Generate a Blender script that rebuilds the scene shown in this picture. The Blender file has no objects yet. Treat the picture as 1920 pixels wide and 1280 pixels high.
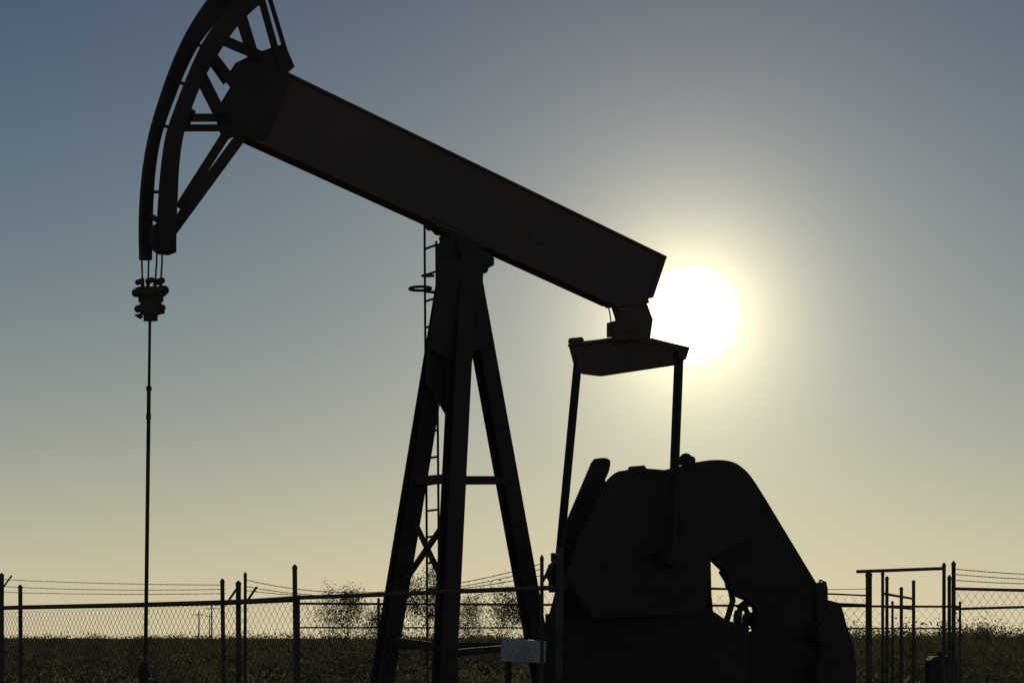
import bpy, math, random
import numpy as np
from mathutils import Vector
random.seed(7)
scene=bpy.context.scene
scene.view_settings.view_transform='Standard'
scene.view_settings.look='None'
scene.view_settings.exposure=0
F=3850.0; HZ=1195.0; CZ=1.7
# ---------------------------------------------------------------- materials
def mat(name,c1,c2,scale=6,rough=.65,metal=0,bump=.15,detail=6,c3=None,trans=0,spec=.3):
    m=bpy.data.materials.new(name); m.use_nodes=True
    n=m.node_tree.nodes; l=m.node_tree.links
    b=n['Principled BSDF']; b.inputs['Roughness'].default_value=rough; b.inputs['Metallic'].default_value=metal
    b.inputs['Specular IOR Level'].default_value=spec
    tc=n.new('ShaderNodeTexCoord'); no=n.new('ShaderNodeTexNoise'); no.inputs['Scale'].default_value=scale; no.inputs['Detail'].default_value=detail
    l.new(tc.outputs['Object'],no.inputs['Vector'])
    r=n.new('ShaderNodeValToRGB'); r.color_ramp.elements[0].position=.35; r.color_ramp.elements[1].position=.68
    r.color_ramp.elements[0].color=(*c1,1); r.color_ramp.elements[1].color=(*c2,1)
    if c3:
        e=r.color_ramp.elements.new(.5); e.color=(*c3,1)
    l.new(no.outputs['Fac'],r.inputs['Fac']); l.new(r.outputs['Color'],b.inputs['Base Color'])
    if bump:
        bp=n.new('ShaderNodeBump'); bp.inputs['Strength'].default_value=bump; bp.inputs['Distance'].default_value=.02
        n2=n.new('ShaderNodeTexNoise'); n2.inputs['Scale'].default_value=scale*6; l.new(tc.outputs['Object'],n2.inputs['Vector'])
        l.new(n2.outputs['Fac'],bp.inputs['Height']); l.new(bp.outputs['Normal'],b.inputs['Normal'])
    if trans:
        tr=n.new('ShaderNodeBsdfTranslucent'); l.new(r.outputs['Color'],tr.inputs['Color'])
        mx=n.new('ShaderNodeMixShader'); mx.inputs[0].default_value=trans
        l.new(b.outputs[0],mx.inputs[1]); l.new(tr.outputs[0],mx.inputs[2]); l.new(mx.outputs[0],n['Material Output'].inputs[0])
    return m
M_beam=mat('weathered_paint_sun_veil',(.074,.058,.054),(.092,.070,.062),1.2,rough=.85,spec=.06,bump=.08)  # dark paint lightened and browned: glare veil near the sun put into its colour
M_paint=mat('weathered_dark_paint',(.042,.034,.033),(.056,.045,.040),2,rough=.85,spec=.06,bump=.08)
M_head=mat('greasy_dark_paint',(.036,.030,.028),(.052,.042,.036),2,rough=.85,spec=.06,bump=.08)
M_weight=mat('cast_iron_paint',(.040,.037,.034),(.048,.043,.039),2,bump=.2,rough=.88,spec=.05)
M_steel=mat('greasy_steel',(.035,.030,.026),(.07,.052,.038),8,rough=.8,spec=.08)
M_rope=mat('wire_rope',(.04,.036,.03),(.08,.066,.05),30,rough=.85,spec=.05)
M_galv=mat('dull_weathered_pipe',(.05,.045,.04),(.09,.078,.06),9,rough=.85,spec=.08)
M_box=mat('pale_grey_enamel',(.24,.265,.25),(.34,.36,.33),5,rough=.6)
M_bark=mat('mesquite_bark',(.03,.024,.018),(.07,.055,.04),12,spec=.05)
M_wood=mat('creosoted_wood',(.04,.03,.022),(.08,.06,.045),6)
M_leaf=mat('mesquite_leaf',(.07,.075,.038),(.12,.115,.07),1.5,rough=.9,trans=.4,spec=0,bump=0)
M_scrub=mat('scrub_leaf',(.045,.046,.024),(.16,.135,.08),.10,rough=.9,c3=(.075,.072,.038),trans=.33,spec=0,bump=0)
M_shrub=mat('creosote_bush_leaf',(.038,.038,.02),(.095,.085,.048),.5,rough=.9,trans=.28,spec=0,bump=0)
M_ground=mat('dry_caliche_ground',(.07,.06,.038),(.19,.155,.10),.12,rough=.95,c3=(.09,.08,.046),bump=.5,spec=0)
# ---------------------------------------------------------------- builder
PH=math.radians(35)
bd=Vector((math.cos(PH),math.sin(PH),0)); pd=Vector((math.sin(PH),-math.cos(PH),0)); UP=Vector((0,0,1))
O=Vector((-.5,24,0))
def B(u,v,w=0.):
    """point on the vertical plane parallel to the walking beam, w metres off its centre line"""
    k=(u-960)/F; y=(w+O.dot(pd))/(k*pd.x+pd.y)
    return Vector((k*y,y,CZ+(HZ-v)/F*y))
def D(u,v,y): return Vector(((u-960)/F*y,y,CZ+(HZ-v)/F*y))
class MB:
    def __init__(s): s.v=[]; s.f=[]
    def add(s,vs,fs):
        o=len(s.v); s.v+= [tuple(x) for x in vs]; s.f+=[tuple(i+o for i in f) for f in fs]
    def slab(s,pts,n,h):
        """polygon pts extruded +-h along n"""
        k=len(pts); vs=[q+n*h for q in pts]+[q-n*h for q in pts]
        fs=[tuple(range(k)),tuple(range(2*k-1,k-1,-1))]+[(i,i+k,(i+1)%k+k,(i+1)%k) for i in range(k)]
        s.add(vs,fs)
    def poly(s,uv,w,h): s.slab([B(a,b,w) for a,b in uv],pd,h)
    def bar(s,a,b,x,y,ax=None):
        d=(b-a).normalized(); ax=ax or pd
        e2=d.cross(ax); 
        if e2.length<.05: ax=UP; e2=d.cross(ax)
        e2.normalize(); e1=e2.cross(d).normalized()
        vs=[]
        for q in (a,b):
            for i,j in ((-1,-1),(1,-1),(1,1),(-1,1)): vs.append(q+e1*i*x/2+e2*j*y/2)
        s.add(vs,[(0,1,2,3),(7,6,5,4),(0,4,5,1),(1,5,6,2),(2,6,7,3),(3,7,4,0)])
    def tube(s,pts,r,n=10,closed=False):
        rings=[]
        for i,q in enumerate(pts):
            if closed: d=pts[(i+1)%len(pts)]-pts[i-1]
            else: d=pts[min(i+1,len(pts)-1)]-pts[max(i-1,0)]
            d.normalize(); a=d.cross(UP if abs(d.z)<.9 else Vector((1,0,0))).normalized(); c=a.cross(d)
            rr=r[i] if isinstance(r,(list,tuple)) else r
            rings.append([q+(a*math.cos(t)+c*math.sin(t))*rr for t in [2*math.pi*k/n for k in range(n)]])
        vs=[x for R in rings for x in R]; fs=[]
        m=len(pts)
        for i in range(m if closed else m-1):
            j=(i+1)%m
            for k in range(n): fs.append((i*n+k,i*n+(k+1)%n,j*n+(k+1)%n,j*n+k))
        if not closed: fs+=[tuple(range(n))[::-1],tuple(range((m-1)*n,m*n))]
        s.add(vs,fs)
    def obj(s,name,m,parent=None,bevel=0,**kw):
        me=bpy.data.meshes.new(name); me.from_pydata(s.v,[],s.f); me.materials.append(m); me.update()
        o=bpy.data.objects.new(name,me); scene.collection.objects.link(o)
        if parent is not None:
            o.parent=parent; o.matrix_parent_inverse=parent.matrix_world.inverted()
        if bevel:
            bm=o.modifiers.new('bevel','BEVEL'); bm.width=bevel; bm.segments=2; bm.limit_method='ANGLE'
        for k,x in kw.items(): o[k]=x
        return o
def empty(name,loc,label,cat,**kw):
    o=bpy.data.objects.new(name,None); o.location=loc; o.empty_display_size=.3
    scene.collection.objects.link(o); o['label']=label; o['category']=cat
    for k,x in kw.items(): o[k]=x
    bpy.context.view_layer.update(); return o
def fine(L,k=4):
    o=[]
    for i in range(len(L)-1):
        p=[L[max(i-1,0)],L[i],L[i+1],L[min(i+2,len(L)-1)]]
        for j in range(k):
            t=j/k
            o.append(tuple(.5*(2*p[1][c]+(p[2][c]-p[0][c])*t+(2*p[0][c]-5*p[1][c]+4*p[2][c]-p[3][c])*t*t+(-p[0][c]+3*p[1][c]-3*p[2][c]+p[3][c])*t**3) for c in (0,1)))
    return o+[L[-1]]
# ================================================================ PUMP JACK
base=B(900,1462,0); base.z=0
PJ=empty('pump_jack',base,'dark steel oil pump jack with tilted walking beam','oil pump')
# walking beam (I section)
top0,top1=B(520,138),B(1240,487); bot0,bot1=B(450,258),B(1212,560)
m=MB()
m.slab([top0,top1,B(1206,566),B(1140,570),bot0],pd,.075)
def flange(a,b,hw,t):
    d=(b-a).normalized(); n=pd.cross(d).normalized()
    if n.z<0:n=-n
    m.slab([a,b,b+n*t,a+n*t],pd,hw)
flange(B(520,139),B(1240,487),.105,.03)
flange(B(448,258),B(1140,573),.105,.03); 
m.poly([(1140,570),(1146,576),(1208,570),(1206,562)],0,.105)
m.poly([(1233,484),(1240,487),(1216,560),(1207,560)],0,.1)
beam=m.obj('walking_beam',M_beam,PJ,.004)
# faint lettering plate on the beam
m=MB()
m.poly([(985,432),(1022,450),(1018,462),(981,444)],.08,.004)
m.obj('maker_plate',M_galv,beam)
# horse head
m=MB()
outer=[(520,-118),(465,-78),(425,-40),(388,2),(352,58),(324,118),(299,188),(281,250),(270,310),(264,370),(262,430),(263,487)]
outin=[(545,-85),(492,-48),(450,-10),(418,28),(378,75),(348,130),(322,195),(302,252),(291,310),(286,370),(284,430),(283,488)]
def band(A,C,w,h):
    for i in range(len(A)-1): m.slab([B(*A[i],w),B(*A[i+1],w),B(*C[i+1],w),B(*C[i],w)],pd,h)
sh=lambda L,dx:[(a+dx,b) for a,b in L]
outer=fine(outer); outin=fine(outin)
band(outer,outin,-.18,.035)
nl=[(560,-100),(505,-62),(458,-20),(425,20),(386,72),(357,132),(331,198),(313,252),(304,310),(299,370),(296,430),(297,472)]
nr=[(590,-70),(535,-30),(485,10),(448,45),(412,95),(380,150),(357,205),(342,255),(334,310),(331,370),(328,430),(326,470)]
nl=fine(nl); nr=fine(nr)
band(nl,nr,.14,.035)
# cross ties between the two tracks
for a,c in (((322,150),(352,160)),((300,235),(325,240)),((282,360),(306,360)),((276,440),(302,445)),((372,85),(395,92)),((440,0),(470,0))):
    m.bar(B(*a,-.16),B(*c,.12),.03,.03)
m.bar(B(283,405,-.16),B(300,415,.14),.06,.08)
m.poly([(284,425),(300,415),(328,430),(328,474),(318,478),(300,476),(290,470),(282,455)],.1,.04)
# hub plates
hub=[(484,100),(524,86),(541,128),(537,140),(545,150),(500,262),(470,264),(440,256),(424,264),(412,238),(410,214),(420,190),(436,164),(432,140),(446,118)]
m.poly(sh(hub,-4),-.14,.012); m.poly(hub,.10,.012)
m.poly([(500,95),(524,86),(543,130),(520,150)],0,.12)
def strut(a,b,wd,w=.12,dp=.03): m.bar(B(*a,w),B(*b,w),dp,wd*.0056)
strut((476,110),(436,-20),24); strut((518,100),(478,-45),14)
strut((545,128),(505,-5),8,.1)
strut((400,68),(490,106),20)
strut((388,92),(440,160),20)
strut((424,155),(396,115),14,-.1)
strut((374,138),(418,225),26)
strut((345,221),(430,221),15); strut((345,240),(430,240),13)
strut((336,390),(424,252),17); strut((318,438),(452,256),21)
strut((360,205),(345,240),16)
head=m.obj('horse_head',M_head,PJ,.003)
# saddle bearing
m=MB()
m.poly([(797,412),(805,410),(930,470),(925,480),(915,470),(845,462),(836,452),(834,440),(824,438),(817,430),(810,430),(804,422)],0,.1)
m.tube([B(872,462,-.22),B(872,462,.2)],.1,24)
m.poly([(827,455),(842,450),(850,455),(908,476),(916,487),(916,500),(906,505),(903,514),(828,510)],0,.12)
for u in (829,912): m.tube([B(u,455 if u<900 else 485,-.1),B(u-2,444 if u<900 else 480,-.1)],.03,8)
m.obj('saddle_bearing',M_paint,PJ,.004)
# samson post
sp=empty('samson_post',B(862,470),'','' ); del sp['label']; del sp['category']; sp.parent=PJ; sp.matrix_parent_inverse=PJ.matrix_world.inverted(); bpy.context.view_layer.update()
def leg(a,b,x=.17):
    m=MB(); m.bar(a,b,.15,.02)
    d=(b-a).normalized(); e=d.cross(pd).normalized()
    n2=e.cross(d).normalized()
    for s_ in (-1,1): m.bar(a+n2*s_*x/2,b+n2*s_*x/2,.02,x+.045)
    m.bar(b-d*.02,b+d*.03,.34,.34)
    return m.obj('leg',M_paint,sp,.004)
T1,F1=B(848,480,-.1),B(685,1466,-.8)
T2,F2=B(872,480,.1),B(822,1482,.8)
T3,F3=B(874,480,0),B(1053,1459,0)
leg(T1,F1); leg(T2,F2); leg(T3,F3)
m=MB()
G=[(823,480),(905,490),(901,560),(918,652),(892,655),(884,672),(877,706),(868,768),(846,790),(832,768),(814,735),(800,720),(803,655),(818,570)]
m.poly(G,.05,.03); 
m.poly([(824,485),(905,490),(905,560),(915,652),(888,657),(880,672),(868,690),(808,655),(820,570)],.215,.008)
m.obj('gusset_plate',M_paint,sp,.002)
def on(a,b,v):
    lo,hi=0.,1.
    for _ in range(40):
        c=(lo+hi)/2; q=a.lerp(b,c); vv=HZ-(q.z-CZ)/q.y*F
        if vv<v: lo=c
        else: hi=c
    return a.lerp(b,lo)
m=MB()
m.bar(on(T2,F2,900),on(T3,F3,900),.1,.095)
m.bar(on(T1,F1,902),on(T3,F3,902),.06,.06)
m.bar(on(T1,F1,902),on(T2,F2,896),.1,.12)
m.bar(on(T1,F1,960),on(T2,F2,1110),.05,.05)
m.bar(on(T2,F2,960),on(T1,F1,1110),.06,.05)
m.bar(on(T1,F1,1200),on(T2,F2,1215),.1,.1)
m.bar(on(T1,F1,1210),on(T3,F3,1210),.06,.08); m.bar(on(T2,F2,1225),on(T3,F3,1210),.06,.08)
m.obj('cross_brace',M_paint,sp,.003)
# ladder
m=MB()
la,lb=B(796,414,-.42),B(803,1420,-.42); ra,rb=B(818,452,-.12),B(826,1420,-.12)
m.tube([la,lb],.016,6); m.tube([ra,rb],.016,6)
v=467
while v<1400:
    f=(v-414)/(1420-414); g=(v-452)/(1420-452)
    a_=la.lerp(lb,f); c_=ra.lerp(rb,g); c_.z=a_.z
    m.tube([a_,c_],.014,6); v+=49
m.tube([B(812,517,-.15),B(792,517,-.42)],.02,6)
ring=[B(788,541,-.42)+(pd*math.cos(t)*.14*1.0+bd*math.sin(t)*.12) for t in [2*math.pi*i/16 for i in range(16)]]
m.tube(ring,.018,6,closed=True)
m.tube([B(798,546,-.42),B(815,548,-.15)],.02,6)
m.obj('ladder',M_paint,PJ)
# tail bearing and equalizer
m=MB()
m.poly([(1150,568),(1205,566),(1218,600),(1212,640),(1153,640),(1153,608),(1160,600),(1158,592)],0,.07)
m.tube([B(1182,606,-.14),B(1182,606,.14)],.12,20)
m.tube([B(1140,572,-.1),B(1144,590,-.1),B(1146,606,-.1)],.01,5)
m.poly([(1140,605),(1158,600),(1160,632),(1140,632)],-.1,.03)
m.obj('tail_bearing',M_beam,PJ,.004)
C=B(1180,660,0)
def E(u,v,off=0.):
    k=(u-960)/F; c=(C+bd*off).dot(bd); y=c/(k*bd.x+bd.y); return Vector((k*y,y,CZ+(HZ-v)/F*y))
m=MB()
m.slab([E(1072,650),E(1080,642),E(1150,634),E(1215,633),E(1288,650),E(1281,672),E(1262,684),E(1122,705),E(1098,702),E(1084,695)],bd,.05)
m.slab([E(1074,646),E(1150,634),E(1215,633),E(1284,650),E(1282,655),E(1215,640),E(1150,640),E(1074,651)],bd,.08)
m.tube([E(1070,640),E(1090,638)],.045,10); m.tube([E(1076,634),E(1076,650)],.03,8)
m.obj('equalizer_beam',M_beam,PJ,.004)
# pitman arms
PT1,PB1=E(1084,672),B(1046,1075,-1.02); PT2,PB2=E(1273,668),B(1258,1045,.98)
for a,b in ((PT1,PB1),(PT2,PB2)):
    m=MB(); m.bar(a,b,.12,.05,pd); m.bar(a,b,.045,.1,pd)
    m.tube([b-pd*.1,b+pd*.1],.12,18); m.tube([a-bd*.05,a+bd*.05],.06,14)
    m.obj('pitman_arm',M_weight,PJ,.003)
# gear box on its pedestal
m=MB()
m.poly([(1180,955),(1210,930),(1290,930),(1312,960),(1316,1140),(1180,1140)],0,.2)
m.tube([B(1262,985,-.62),B(1262,985,.62)],.11,20)
m.tube([B(1262,985,-.24),B(1262,985,.24)],.22,24)
for u in (1190,1230,1270,1305): m.tube([B(u,1010,.21),B(u,1010,.24)],.02,6)
m.obj('gear_box',M_weight,PJ,.01)
m=MB()
m.poly([(1040,1150),(1316,1120),(1318,1145),(1345,1163),(1385,1172),(1385,1462),(1045,1462)],0,.2)
m.poly([(1030,1180),(1052,1100),(1090,1060),(1090,1462),(1030,1462)],-.2,.1)
m.obj('gear_box_pedestal',M_weight,PJ,.006)
# near and far cranks
shoulder=fine([(1250,881),(1285,872),(1320,864),(1352,862),(1378,867),(1396,880),(1412,902),(1428,930)],4)
CW=[(1128,922)]+fine([(1133,914),(1142,898),(1156,886),(1166,882)],3)+[(1180,880),(1182,874),(1205,872),(1209,878)]+[(a-4,b) for a,b in shoulder]+[(1412,1000),(1330,1045),(1318,1150),(1110,1160),(1062,1080),(1095,990)]
m=MB(); m.poly(CW,.72,.04)
m.tube([B(1262,985,.6),B(1262,985,.8)],.13,20)
m.tube([B(1286,862,.66),B(1286,862,.8)],.085,12); m.tube([B(1264,866,.7),B(1300,862,.7)],.05,8)
m.tube([B(1260,1045,.7),B(1260,1045,1.12)],.07,12)
for u,v in ((1190,960),(1215,1010),(1330,930),(1345,980)): m.tube([B(u,v,.76),B(u,v,.775)],.03,6)
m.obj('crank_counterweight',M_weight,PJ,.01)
m=MB()
edge=[]; a=Vector((1060,990)); b=Vector((1112,868)); N=26
for i in range(N):
    q=a.lerp(b,i/N); edge+= [(q.x,q.y),(q.x-.4,q.y-3)]
m.poly([(1052,1040)]+edge+fine([(1114,864),(1119,859),(1134,859),(1141,866),(1138,884)],3)+[(1131,900),(1138,915),(1190,960),(1230,1100),(1150,1160),(1060,1150),(1046,1090)],-.78,.045)
m.tube([B(1037,1052,-.9),B(1037,1036,-.9)],.03,8); m.tube([B(1036,1075,-1.1),B(1036,1075,-.8)],.05,10)
m.poly([(1030,1060),(1048,1042),(1056,1060),(1052,1110),(1032,1110)],-.85,.04)
m.obj('crank_counterweight',M_weight,PJ,.005)
# belt guard
m=MB()
m.poly([(1300,880)]+fine([(1330,868),(1356,866),(1378,871),(1396,884),(1414,908),(1440,950)],4)+[(1526,1092),(1546,1128),(1572,1190),(1596,1250),(1600,1458),(1410,1458),(1402,1200),(1416,1176),(1416,1142),(1402,1126),(1376,1116),(1364,1100),(1360,1074),(1345,1060),(1335,1050),(1300,1000)],-.1,.05)
m.obj('belt_guard',M_weight,PJ,.006)
# sheave
m=MB()
sc=B(1406,1160,-.25)
def circ(r,c=sc,k=28): return [c+bd*math.cos(t)*r+UP*math.sin(t)*r for t in [2*math.pi*i/k for i in range(k)]]
m.tube(circ(.215),.055,8,closed=True); m.tube([sc-pd*.06,sc+pd*.06],.09,12)
for i in range(4):
    t=2*math.pi*i/4+.5; m.bar(sc,sc+(bd*math.cos(t)+UP*math.sin(t))*.21,.05,.05)
m.obj('drive_sheave',M_weight,PJ)
m=MB()
m.tube([B(1352,1070,-.2),B(1368,1096,-.2),B(1374,1125,-.2),B(1362,1165,-.2)],.04,8)
m.obj('brake_cable',M_weight,PJ)
# motor
m=MB()
mc=B(1530,1185,0)
m.tube([mc-pd*.24,mc+pd*.2],.15,24)
for i in range(8): 
    q=mc-pd*(.2-.05*i); m.tube([q-pd*.008,q+pd*.008],.165,24)
m.poly([(1528,1092),(1546,1090),(1550,1102),(1550,1124),(1573,1130),(1580,1150),(1586,1175),(1596,1200),(1603,1240),(1605,1300),(1540,1300)],0,.025)
m.poly([(1520,1240),(1586,1240),(1590,1458),(1520,1458)],0,.14)
m.tube([B(1534,1098,.02),B(1538,1087,.02),B(1548,1091,.02),B(1550,1150,.02)],.016,6)
m.obj('electric_motor',M_weight,PJ,.004)
# skid
m=MB()
g=lambda u,w: Vector((B(u,1400,w).x,B(u,1400,w).y,0))
for w in (-.55,.55):
    for z,hw,t in ((.03,.1,.03),(.27,.1,.03)):
        m.bar(g(640,w)+UP*z,g(1660,w)+UP*z,.2,t)
    m.bar(g(640,w)+UP*.15,g(1660,w)+UP*.15,.02,.22)
for u in (660,830,1060,1200,1400,1640): m.bar(g(u,-.55)+UP*.15,g(u,.55)+UP*.15,.12,.16,UP)
m.bar(g(685,-.85)+UP*.2,g(685,.85)+UP*.2,.2,.2,UP)
m.obj('skid_frame',M_paint,PJ,.004)
# bridle, carrier bar, rod
m=MB()
for (a,wa),(c,wc) in (((266,-.2),(268,-.14)),((279,-.16),(277,-.04)),((294,.08),(289,.04)),((304,.16),(300,.12))):
    m.tube([B(a,470,wa),B(a,490,wa),B(c,555,wc)],.011,6)
    m.tube([B(a+(c-a)*.5,522,(wa+wc)/2),B(c,552,wc)],.02,8)
m.obj('bridle_cable',M_rope,PJ)
m=MB()
def blk(u0,v0,u1,v1,w=0,h=.05): m.poly([(u0,v0),(u1,v0),(u1,v1),(u0,v1)],w,h)
blk(257,538,308,556,0,.05); blk(262,556,304,566,0,.04); blk(266,566,300,590,0,.05); blk(271,588,294,602,0,.03)
for u,v,r in ((258,548,.045),(305,545,.05),(262,528,.03),(300,527,.035),(262,578,.04),(301,578,.035),(281,526,.03)):
    q=B(u,v,0); m.tube([q-pd*.06,q+pd*.06],r,10)
m.poly([(252,590),(262,588),(268,594),(264,598)],0,.02); m.poly([(296,584),(308,582),(308,588),(298,590)],0,.02)
m.obj('carrier_bar',M_steel,PJ,.005)
wx=B(281,600,0); wb=Vector((wx.x-.065,wx.y,0))
m=MB()
q=lambda z: wb.lerp(wx,z/wx.z)
Z=lambda v: CZ+(HZ-v)/F*wx.y
m.tube([q(Z(560)),q(Z(730))],.015,8); m.tube([q(Z(726)),q(Z(784))],.022,10); m.tube([q(Z(780)),q(1.3)],.021,8)
m.tube([q(Z(724)),q(Z(732))],.03,10); m.tube([q(Z(776)),q(Z(786))],.027,10)
m.obj('polished_rod',M_steel,PJ)
# wellhead
WH=empty('wellhead',Vector((wb.x,wb.y,0)),'squat steel wellhead with stuffing box beneath the pump rod','wellhead')
m=MB(); c=Vector((wb.x,wb.y,0))
prof=[(0,.16),(.5,.16),(.5,.22),(.58,.22),(.58,.12),(.95,.12),(.95,.17),(1.02,.17),(1.02,.07),(1.2,.07),(1.2,.055),(1.42,.05),(1.45,.03)]
m.tube([c+UP*z for z,r in prof],[r for z,r in prof],16)
m.tube([c+UP*1.3-bd*.01,c+UP*1.3+pd*.1],.03,8)
m.obj('stuffing_box',M_steel,WH)
m=MB(); m.tube([c+UP*.78,c+UP*.78+bd*.7,c+UP*.3+bd*.75,c+UP*0+bd*.75],.045,10); m.tube([c+UP*.78+bd*.3-UP*.0,c+UP*1.0+bd*.3],.02,8)
ring=[c+UP*1.0+bd*.3+Vector((math.cos(t)*.1,math.sin(t)*.1,0)) for t in [i*math.pi/8 for i in range(16)]]; m.tube(ring,.012,6,closed=True)
m.obj('flow_line',M_steel,WH)
# grey control box
bx=D(982,1220,22.2)
CB=empty('control_box',Vector((bx.x,bx.y,0)),'pale grey metal control box on a steel stand','electrical box')
m=MB(); qd=Vector((1,-.12,0)).normalized()
m.slab([bx+qd*-.23+UP*.14,bx+qd*.24+UP*.11,bx+qd*.225-UP*.13,bx-qd*.245-UP*.11],Vector((qd.y*-1,qd.x,0)),.09)
m.obj('cabinet',M_box,CB,.01)
m=MB()
for s_ in (-.17,.17): 
    a=bx+qd*s_+Vector((0,.05,0)); m.bar(Vector((a.x,a.y,0)),a,.05,.05)
m.obj('stand',M_paint,CB)
# ================================================================ FENCES
CN=Vector((.34,14.6,0)); Ld=-pd; Rd=bd
def onL(u,base=CN,d=Ld):
    k=(u-960)/F; t=(k*base.y-base.x)/(d.x-k*d.y); return base+d*t
def onR(u,base=CN): return onL(u,base,Rd)
def zat(v,y): return CZ+(HZ-v)/F*y
def chain(m,a,b,z0,z1,step=.075,r=.0021):
    L=(b-a).length; d=(b-a)/L; H=z1-z0; n=d.cross(UP)
    for sg in (1,-1):
        x=-H
        while x<L+H:
            x0=x; dx=sg*H
            t0,t1=0.,1.
            for lim,side in ((0,0),(L,1)):
                tt=(lim-x0)/dx
                if (side==0)==(dx>0): t0=max(t0,tt)
                else: t1=min(t1,tt)
            if t1>t0+.001:
                p0=a+d*(x0+dx*t0)+UP*(z0+H*t0)+n*.003*sg; p1=a+d*(x0+dx*t1)+UP*(z0+H*t1)+n*.003*sg
                m.tube([p0,p1],r,3)
            x+=step
def sag(a,b,s_,n=14): return [a.lerp(b,i/n)-UP*4*s_*(i/n)*(1-i/n) for i in range(n+1)]
def barbed(m,pts,r=.003):
    m.tube(pts,r,4)
    for i in range(len(pts)-1):
        for f in np.arange(0.1,1,.3):
            q=pts[i].lerp(pts[i+1],float(f)); m.tube([q-UP*.01+bd*.006,q+UP*.01-bd*.006],.0015,3)
def post(parent,p,z,r,cap=True,name='post',lean=0.):
    m=MB(); top=p+UP*z+Vector((lean,0,0)); m.tube([p,top],r,12)
    if cap: m.tube([top,top+UP*.02,top+UP*.04],[r*1.15,r*1.1,r*.3],12)
    return m.obj(name,M_galv,parent)
def arm(parent,p,z,d,l=.25):
    m=MB(); m.bar(p+UP*z,p+UP*(z+l)+d*.12,.03,.012); m.obj('barbed_wire_arm',M_galv,parent)
# end side
FL=empty('chain_link_fence',onL(557),'chain link fence with barbed wire and pipe posts by the wellhead','fence')
for u,vt,wpx,ln in ((3,1080,9,0),(40,1102,8,-.012),(423,1092,8,-.03),(447,1096,10,0),(459,1080,6,.004),(557,1066,9,-.02),(1016,1050,7,0),(1047,1036,14,.01)):
    p_=onL(u); post(FL,p_,zat(vt,p_.y),wpx/2*p_.y/F,lean=ln)
for u,z in ((3,2.25),(423,2.0),(459,2.0),(1016,2.1)): arm(FL,onL(u),z,bd,.16)
m=MB()
def railL(uv,r=.02,base=CN,d=Ld):
    pts=[]
    for u,v in uv:
        q_=onL(u,base,d); pts.append(q_+UP*zat(v,q_.y))
    m.tube(pts,r,8)
railL([(-60,1141),(40,1138),(240,1134),(423,1129),(557,1123)],.024)
railL([(447,1127),(557,1120),(720,1114),(860,1108),(1040,1101)],.018)
m.obj('top_rail',M_galv,FL)
m=MB(); a=onL(-80); b=onL(442); chain(m,a,b,.05,2.0,.10,.0022)
a=onL(452); chain(m,a,onL(760),.05,2.02,.10,.0018); chain(m,onL(761),onL(1042),.05,2.02,.10,.0012)
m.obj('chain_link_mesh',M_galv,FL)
m=MB()
for (u0,v0,u1,v1,s_) in ((-60,1082,423,1096,.02),(-60,1095,423,1104,.03),(-60,1107,423,1112,.02),(459,1086,1016,1056,.16),(459,1098,1016,1066,.14),(459,1106,1016,1078,.10)):
    a=onL(u0);b=onL(u1); barbed(m,sag(a+UP*zat(v0,a.y),b+UP*zat(v1,b.y),s_))
m.obj('barbed_wire',M_rope,FL)
# long side
FR=empty('chain_link_fence',onR(1300),'chain link fence with pipe rail alongside the pump jack','fence')
for u,vt,wpx in ((1629,1080,12),):
    p_=onR(u); post(FR,p_,zat(vt,p_.y),wpx/2*p_.y/F)
m=MB(); railL([(1050,1102),(1250,1102),(1430,1105),(1540,1112),(1629,1116)],.007,CN,Rd); 
railL([(1555,1131),(1629,1134)],.010,CN,Rd)
m.obj('top_rail',M_weight,FR)
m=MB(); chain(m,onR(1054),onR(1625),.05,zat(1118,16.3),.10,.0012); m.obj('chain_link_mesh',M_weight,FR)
m=MB()
m.tube(sag(onR(1052)+UP*zat(1085,14.7),onR(1629)+UP*zat(1103,16.3),.03),.0025,4); m.obj('barbed_wire',M_weight,FR)
# gate and the fence beyond it
GT=empty('pipe_gate',onR(1770),'tall pipe gate frame standing open beside the fence','gate')
for u,vt,wpx in ((1770,1063,7),(1780,1086,7),(1655,1078,6)):
    p_=onR(u); post(GT,p_,zat(vt,p_.y),wpx/2*p_.y/F)
m=MB(); a=onR(1770); m.tube([a+UP*zat(1065,a.y),onR(1607)+UP*zat(1071,onR(1607).y)],.0135,8)
m.obj('overhead_bar',M_galv,GT)
m=MB()
for (a,b,va,vb) in ((1655,1713,1112,1122),(1655,1713,1136,1141)):
    p0=onR(a);p1=D(b,0,21); m.tube([p0+UP*zat(va,p0.y),Vector((p1.x,p1.y,zat(vb,p1.y)))],.012,6)
m.obj('gate_rail',M_galv,GT)
FG=empty('chain_link_fence',onR(1788),'chain link fence panel with barbed wire beside the gate','fence')
p_=onR(1788); post(FG,p_,zat(1060,p_.y),4*p_.y/F); p_=onR(2080); post(FG,p_,2.2,.02)
m=MB(); railL([(1788,1103),(2080,1110)],.013,CN,Rd); railL([(1788,1141),(2080,1133)],.011,CN,Rd); m.obj('top_rail',M_galv,FG)
m=MB(); chain(m,onR(1789),onR(2080),.05,zat(1106,17.2),.10,.0017); m.obj('chain_link_mesh',M_galv,FG)
m=MB()
for v0,v1 in ((1066,1078),(1076,1086),(1087,1092)):
    a=onR(1788);b=onR(2080); barbed(m,sag(a+UP*zat(v0,a.y),b+UP*zat(v1,b.y),.02))
m.obj('barbed_wire',M_rope,FG)
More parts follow.
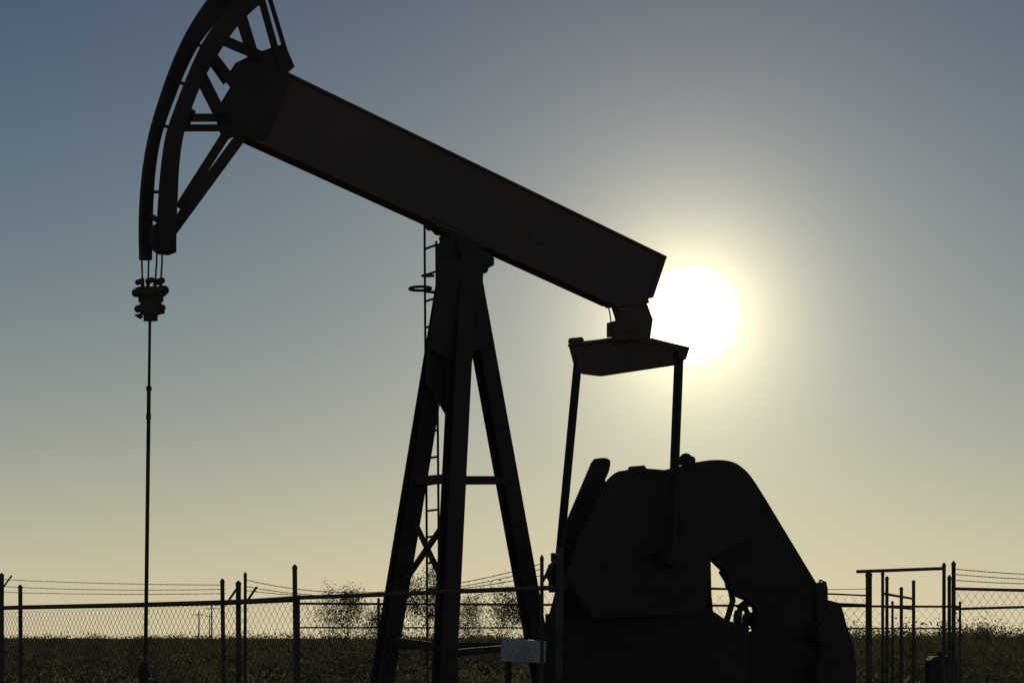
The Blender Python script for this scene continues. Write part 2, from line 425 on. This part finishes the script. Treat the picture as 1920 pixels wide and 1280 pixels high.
# fence on the far side of the lease
BA,BC=D(560,0,30),D(1800,0,33)
BA.z=BC.z=0
FB=empty('chain_link_fence',BA,'low chain link fence behind the pump jack','fence')
n=9
for i in range(n+1):
    p_=BA.lerp(BC,i/n); post(FB,p_,2.25,.02)
m=MB(); m.tube([BA+UP*2.2,BC+UP*2.2],.018,8); m.tube([BA+UP*1.85,BC+UP*1.85],.012,8); m.obj('top_rail',M_galv,FB)
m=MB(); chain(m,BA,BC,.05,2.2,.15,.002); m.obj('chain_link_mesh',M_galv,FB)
for u,vt,y in ((1663,1086,20),(1690,1105,24),(1713,1093,21)):
    m=MB(); q_=D(u,vt,y); p0=Vector((q_.x,y,0)); r=3.2*y/F
    m.tube([p0,q_],r,12); m.tube([q_,q_+UP*.02,q_+UP*.035],[r*1.2,r*1.1,r*.3],12)
    m.obj('pipe_post',M_galv,None,label='slim steel pipe post standing near the gate',category='post',group='loose pipe posts near the gate')
q_=D(1765,1230,24)
TK=MB(); 
TK.slab([Vector((q_.x+a,24,b)) for a,b in ((-.16,0),(.16,0),(.16,q_.z-.05),(.12,q_.z),(-.12,q_.z),(-.16,q_.z-.05))],Vector((0,1,0)),.16)
TK.tube([Vector((q_.x,24,q_.z)),Vector((q_.x,24,q_.z+.06))],.05,10)
TK.obj('valve_cabinet',M_weight,None,.01,label='small dark steel cabinet on the ground near the gate',category='cabinet')
# ================================================================ GROUND, SCRUB, TREES
m=MB()
xs=np.linspace(-1,1,41); ys=np.linspace(0,1,60)
V=[];Fc=[]
for j,yy in enumerate(ys):
    Y=-40+ (yy**2.6)*4000
    for i,xx in enumerate(xs):
        X=xx*(150+abs(Y)*.8)
        z=0.0
        if Y>70: z=.25*math.sin(X*.05+Y*.02)*min(1,(Y-70)/60)
        V.append((X,Y,z))
nx=len(xs)
for j in range(len(ys)-1):
    for i in range(nx-1): Fc.append((j*nx+i,j*nx+i+1,(j+1)*nx+i+1,(j+1)*nx+i))
m.v=V;m.f=Fc
m.obj('ground',M_ground,None,kind='structure')
def leaves(cent,sz,rng,out,asp=.5):
    n=len(cent)
    a=rng.normal(size=(n,3)); a/=np.linalg.norm(a,axis=1)[:,None]
    b=rng.normal(size=(n,3)); b-= (a*b).sum(1)[:,None]*a; b/=np.linalg.norm(b,axis=1)[:,None]
    s_=np.asarray(sz)[:,None] if np.ndim(sz) else sz
    q=np.stack([cent-a*s_,cent+b*s_*asp,cent+a*s_,cent-b*s_*asp],1).reshape(-1,3)
    out.append(q)
def mesh_quads(name,Q,m,parent=None,**kw):
    n=len(Q)//4; me=bpy.data.meshes.new(name)
    me.vertices.add(len(Q)); me.vertices.foreach_set('co',Q.astype(np.float32).ravel())
    me.loops.add(n*4); me.loops.foreach_set('vertex_index',np.arange(n*4,dtype=np.int32))
    me.polygons.add(n); me.polygons.foreach_set('loop_start',np.arange(0,n*4,4,dtype=np.int32))
    me.materials.append(m); me.update()
    o=bpy.data.objects.new(name,me); scene.collection.objects.link(o)
    if parent is not None: o.parent=parent; o.matrix_parent_inverse=parent.matrix_world.inverted()
    for k,x in kw.items(): o[k]=x
    return o
rng=np.random.default_rng(3)
out=[]
def clump(out,X,Y,wd,hgt,k,s0,s1,flat=.55):
    c=rng.normal(size=(k,3)); c/=np.linalg.norm(c,axis=1)[:,None]; c*=rng.uniform(.2,1,(k,1))**.6
    c=c*np.array([wd,wd,hgt*flat])+np.array([X,Y,hgt*.45])
    leaves(c,rng.uniform(s0,s1,k),rng,out,.45)
for _ in range(5500):
    Y=55*(800/55)**(rng.random()**.75); X=(rng.random()*2-1)*(.30*Y+5)
    far=min(1.,Y/300)
    hgt=rng.choice([.35,.5,.7,1.0],p=[.3,.3,.25,.15])*rng.uniform(.8,1.2)*(1+far*.9)
    if X>.13*Y: hgt*=1+.6*far
    f=(1 if Y<140 else 1+Y/250)
    clump(out,X,Y,hgt*rng.uniform(.6,1.4),hgt,70 if Y<140 else 50,.05*f,.11*f)
mesh_quads('scrub',np.concatenate(out),M_scrub,None,kind='stuff',label='low dark desert scrub covering the plain',category='scrub')
# taller dark brush as lumpy multi-lobed bushes making the uneven line below the horizon
out=[]
for _ in range(900):
    Y=62*(650/62)**(rng.random()**.8); X=(rng.random()*2-1)*(.30*Y+5)
    H=rng.uniform(.9,1.8)*(1+min(1,Y/400)*.9)*1.12
    if X>.13*Y: H*=1.25+.35*min(1,Y/300)
    if X<-.17*Y: H*=.92
    f=(1 if Y<140 else 1+Y/300)
    for j in range(int(rng.integers(3,6))):
        h=H*rng.uniform(.6,1)
        clump(out,X+rng.normal()*H*.6,Y+rng.normal()*H*.5,H*rng.uniform(.28,.5),h,int(90 if Y<160 else 45),.045*f,.10*f,.52)
# low ragged brush around the feet of the mesquites
for _ in range(60):
    u=rng.uniform(590,980); Y=rng.uniform(84,110); X=(u-960)/F*Y
    clump(out,X,Y,rng.uniform(.5,.9),rng.uniform(1.6,2.7),60,.04,.09,.5)
mesh_quads('brush',np.concatenate(out),M_shrub,None,kind='stuff',label='taller dark brush dotted over the desert plain',category='brush')
def tree(u,vtop,y,wpx,seed,label,dens=1.):
    r=random.Random(seed); rg=np.random.default_rng(seed)
    q=D(u,vtop,y); H=q.z; W=wpx*y/F/2
    p0=Vector((q.x,y,0)); T=empty('mesquite_tree',p0,label,'tree',group='mesquite trees on the plain')
    m=MB(); tips=[]
    def grow(a,d,l,rad,lev):
        pts=[a];rs=[rad]; cur=a.copy()
        for i in range(4):
            d=(d+Vector((r.uniform(-.3,.3),r.uniform(-.3,.3),r.uniform(-.12,.22)))).normalized()
            cur=cur+d*l/4; pts.append(cur.copy()); rs.append(rad*(1-.14*(i+1)))
            if lev>=2: tips.append((cur.copy(),lev))
        m.tube(pts,rs,6 if lev<2 else 4)
        if lev<4:
            for i in range(3 if lev<3 else 2):
                nd=(d+Vector((r.uniform(-1,1)*1.1,r.uniform(-1,1)*1.1,r.uniform(-.3,.6)))).normalized()
                grow(pts[r.choice([2,3,4])],nd,l*r.uniform(.6,.8),rs[-1]*.68,lev+1)
    for i in range(3):
        an=r.uniform(0,6.28); grow(p0+Vector((math.cos(an)*.1,math.sin(an)*.1,0)),Vector((math.cos(an)*.55,math.sin(an)*.55,1)).normalized(),H*.42,.06,0)
    zs=max(v[2] for v in m.v); ws=max(abs(v[0]-p0.x) for v in m.v)
    fz=H*.97/zs; fx=W*.95/ws
    fit=lambda v:(p0.x+(v[0]-p0.x)*fx,p0.y+(v[1]-p0.y)*fx,v[2]*fz)
    m.v=[fit(v) for v in m.v]; m.obj('trunk',M_bark,T)
    o=[]
    for t,lev in tips:
        if r.random()>.65: continue
        c=np.array(fit(t)); k=int(r.uniform(3,13)*dens)
        leaves(c+rg.normal(size=(k,3))*np.array([.18,.18,.13])*(H/4),rg.uniform(.02,.05,k)*H/4*1.2,rg,o,.4)
    k=int(900*dens); an=rg.random(k)*6.28; rr=np.sqrt(rg.random(k))*W*.95
    c=np.stack([p0.x+np.cos(an)*rr,p0.y+np.sin(an)*rr,rg.random(k)**1.5*H*.6],1)
    leaves(c,rg.uniform(.03,.06,k)*H/4,rg,o,.45)
    mesh_quads('crown',np.concatenate(o),M_leaf,T)
tree(632,1084,95,120,11,'airy mesquite tree with ragged crown on the plain')
tree(800,1040,100,110,12,'tall thin mesquite tree behind the pump jack legs',.9)
tree(940,1076,92,135,13,'wide sparse mesquite tree behind the fence')
tree(868,1105,100,100,14,'low bushy mesquite behind the fence')
tree(706,1105,90,120,15,'low bushy mesquite behind the fence')
tree(1845,1158,120,60,16,'low bushy mesquite behind the fence')
for u,vt,y in ((373,1146,320),(397,1134,300),(393,1150,420)):
    q_=D(u,vt,y); m=MB(); p0=Vector((q_.x,y,0)); m.tube([p0,q_],[.12,.09],8)
    m.bar(q_-UP*.5-Vector((.9,0,0)),q_-UP*.5+Vector((.9,0,0)),.1,.1)
    m.obj('utility_pole',M_wood,None,label='distant wooden utility pole with crossarm on the plain',category='utility pole',group='distant utility poles')
# ================================================================ SKY AND SUN
SUN=Vector(((1295-960),F,HZ-592)).normalized()
elev=math.asin(SUN.z); az=math.atan2(SUN.x,SUN.y)
w=bpy.data.worlds.new('World'); scene.world=w; w.use_nodes=True
n=w.node_tree.nodes; l=w.node_tree.links; n.clear()
outn=n.new('ShaderNodeOutputWorld'); bg=n.new('ShaderNodeBackground'); bg2=n.new('ShaderNodeBackground'); add=n.new('ShaderNodeAddShader')
sky=n.new('ShaderNodeTexSky'); sky.sky_type='NISHITA'; sky.sun_disc=False; sky.sun_elevation=elev; sky.sun_rotation=az; sky.dust_density=3
hs=n.new('ShaderNodeMix'); hs.data_type='RGBA'; hs.blend_type='MULTIPLY'; hs.inputs[0].default_value=1
l.new(sky.outputs[0],hs.inputs[6]); hs.inputs[7].default_value=(.02,.024,.028,1)
l.new(hs.outputs[2],bg.inputs['Color']); bg.inputs['Strength'].default_value=.05
tc=n.new('ShaderNodeTexCoord'); nm=n.new('ShaderNodeVectorMath'); nm.operation='NORMALIZE'; l.new(tc.outputs['Generated'],nm.inputs[0])
sx=n.new('ShaderNodeSeparateXYZ'); l.new(nm.outputs[0],sx.inputs[0])
def M(op,a,b=None,c=None):
    x=n.new('ShaderNodeMath'); x.operation=op
    for i,q in enumerate((a,b,c)):
        if q is None: continue
        if isinstance(q,(int,float)): x.inputs[i].default_value=q
        else: l.new(q,x.inputs[i])
    return x.outputs[0]
zz=M('MULTIPLY',M('MAXIMUM',sx.outputs['Z'],0.0),3.0)
rp=n.new('ShaderNodeValToRGB'); l.new(zz,rp.inputs[0]); rp.color_ramp.interpolation='B_SPLINE'
stops=[(0,(.64,.55,.345)),(.12,(.49,.46,.32)),(.28,(.275,.31,.28)),(.46,(.150,.205,.235)),(.66,(.085,.140,.200)),(.87,(.046,.085,.15)),(1,(.036,.068,.12))]
el=rp.color_ramp.elements
el[0].position=0; el[0].color=(*stops[0][1],1); el[1].position=1; el[1].color=(*stops[-1][1],1)
for p_,c_ in stops[1:-1]:
    e=el.new(p_); e.color=(*c_,1)
dt=n.new('ShaderNodeVectorMath'); dt.operation='DOT_PRODUCT'; l.new(nm.outputs[0],dt.inputs[0]); dt.inputs[1].default_value=SUN
ang=M('MULTIPLY',M('ARCCOSINE',M('MINIMUM',dt.outputs['Value'],1.0)),180/math.pi)
def ex(amp,sig): return M('MULTIPLY',M('EXPONENT',M('MULTIPLY',ang,-1/sig)),amp)
def scaled(col,val):
    x=n.new('ShaderNodeVectorMath'); x.operation='SCALE'; x.inputs[0].default_value=col; l.new(val,x.inputs['Scale']); return x.outputs[0]
def vadd(a,b):
    x=n.new('ShaderNodeVectorMath'); x.operation='ADD'; l.new(a,x.inputs[0]); l.new(b,x.inputs[1]); return x.outputs[0]
t=vadd(rp.outputs[0],scaled((1,.86,.50),ex(2.1,1.35)))
t=vadd(t,scaled((1,.84,.58),ex(.30,6.0)))
mr=n.new('ShaderNodeMapRange'); mr.interpolation_type='SMOOTHSTEP'; l.new(ang,mr.inputs[0]); mr.inputs[1].default_value=.5; mr.inputs[2].default_value=1.45; mr.inputs[3].default_value=3; mr.inputs[4].default_value=0
t=vadd(t,scaled((1,.95,.78),mr.outputs[0]))
l.new(t,bg2.inputs['Color']); bg2.inputs['Strength'].default_value=1
l.new(bg.outputs[0],add.inputs[0]); l.new(bg2.outputs[0],add.inputs[1]); l.new(add.outputs[0],outn.inputs[0])
sl=bpy.data.lights.new('sun','SUN'); sl.energy=3.5; sl.angle=math.radians(.5); sl.color=(1,.88,.7)
so=bpy.data.objects.new('sun',sl); scene.collection.objects.link(so); so.rotation_euler=SUN.to_track_quat('Z','Y').to_euler(); so.location=(10,60,20)
# camera
cam=bpy.data.cameras.new('camera'); co=bpy.data.objects.new('camera',cam); scene.collection.objects.link(co)
co.location=(0,0,CZ); co.rotation_euler=(math.radians(90),0,0); cam.lens=36*F/1920; cam.sensor_width=36; cam.shift_y=(HZ-640)/1920
cam.clip_end=10000; scene.camera=co
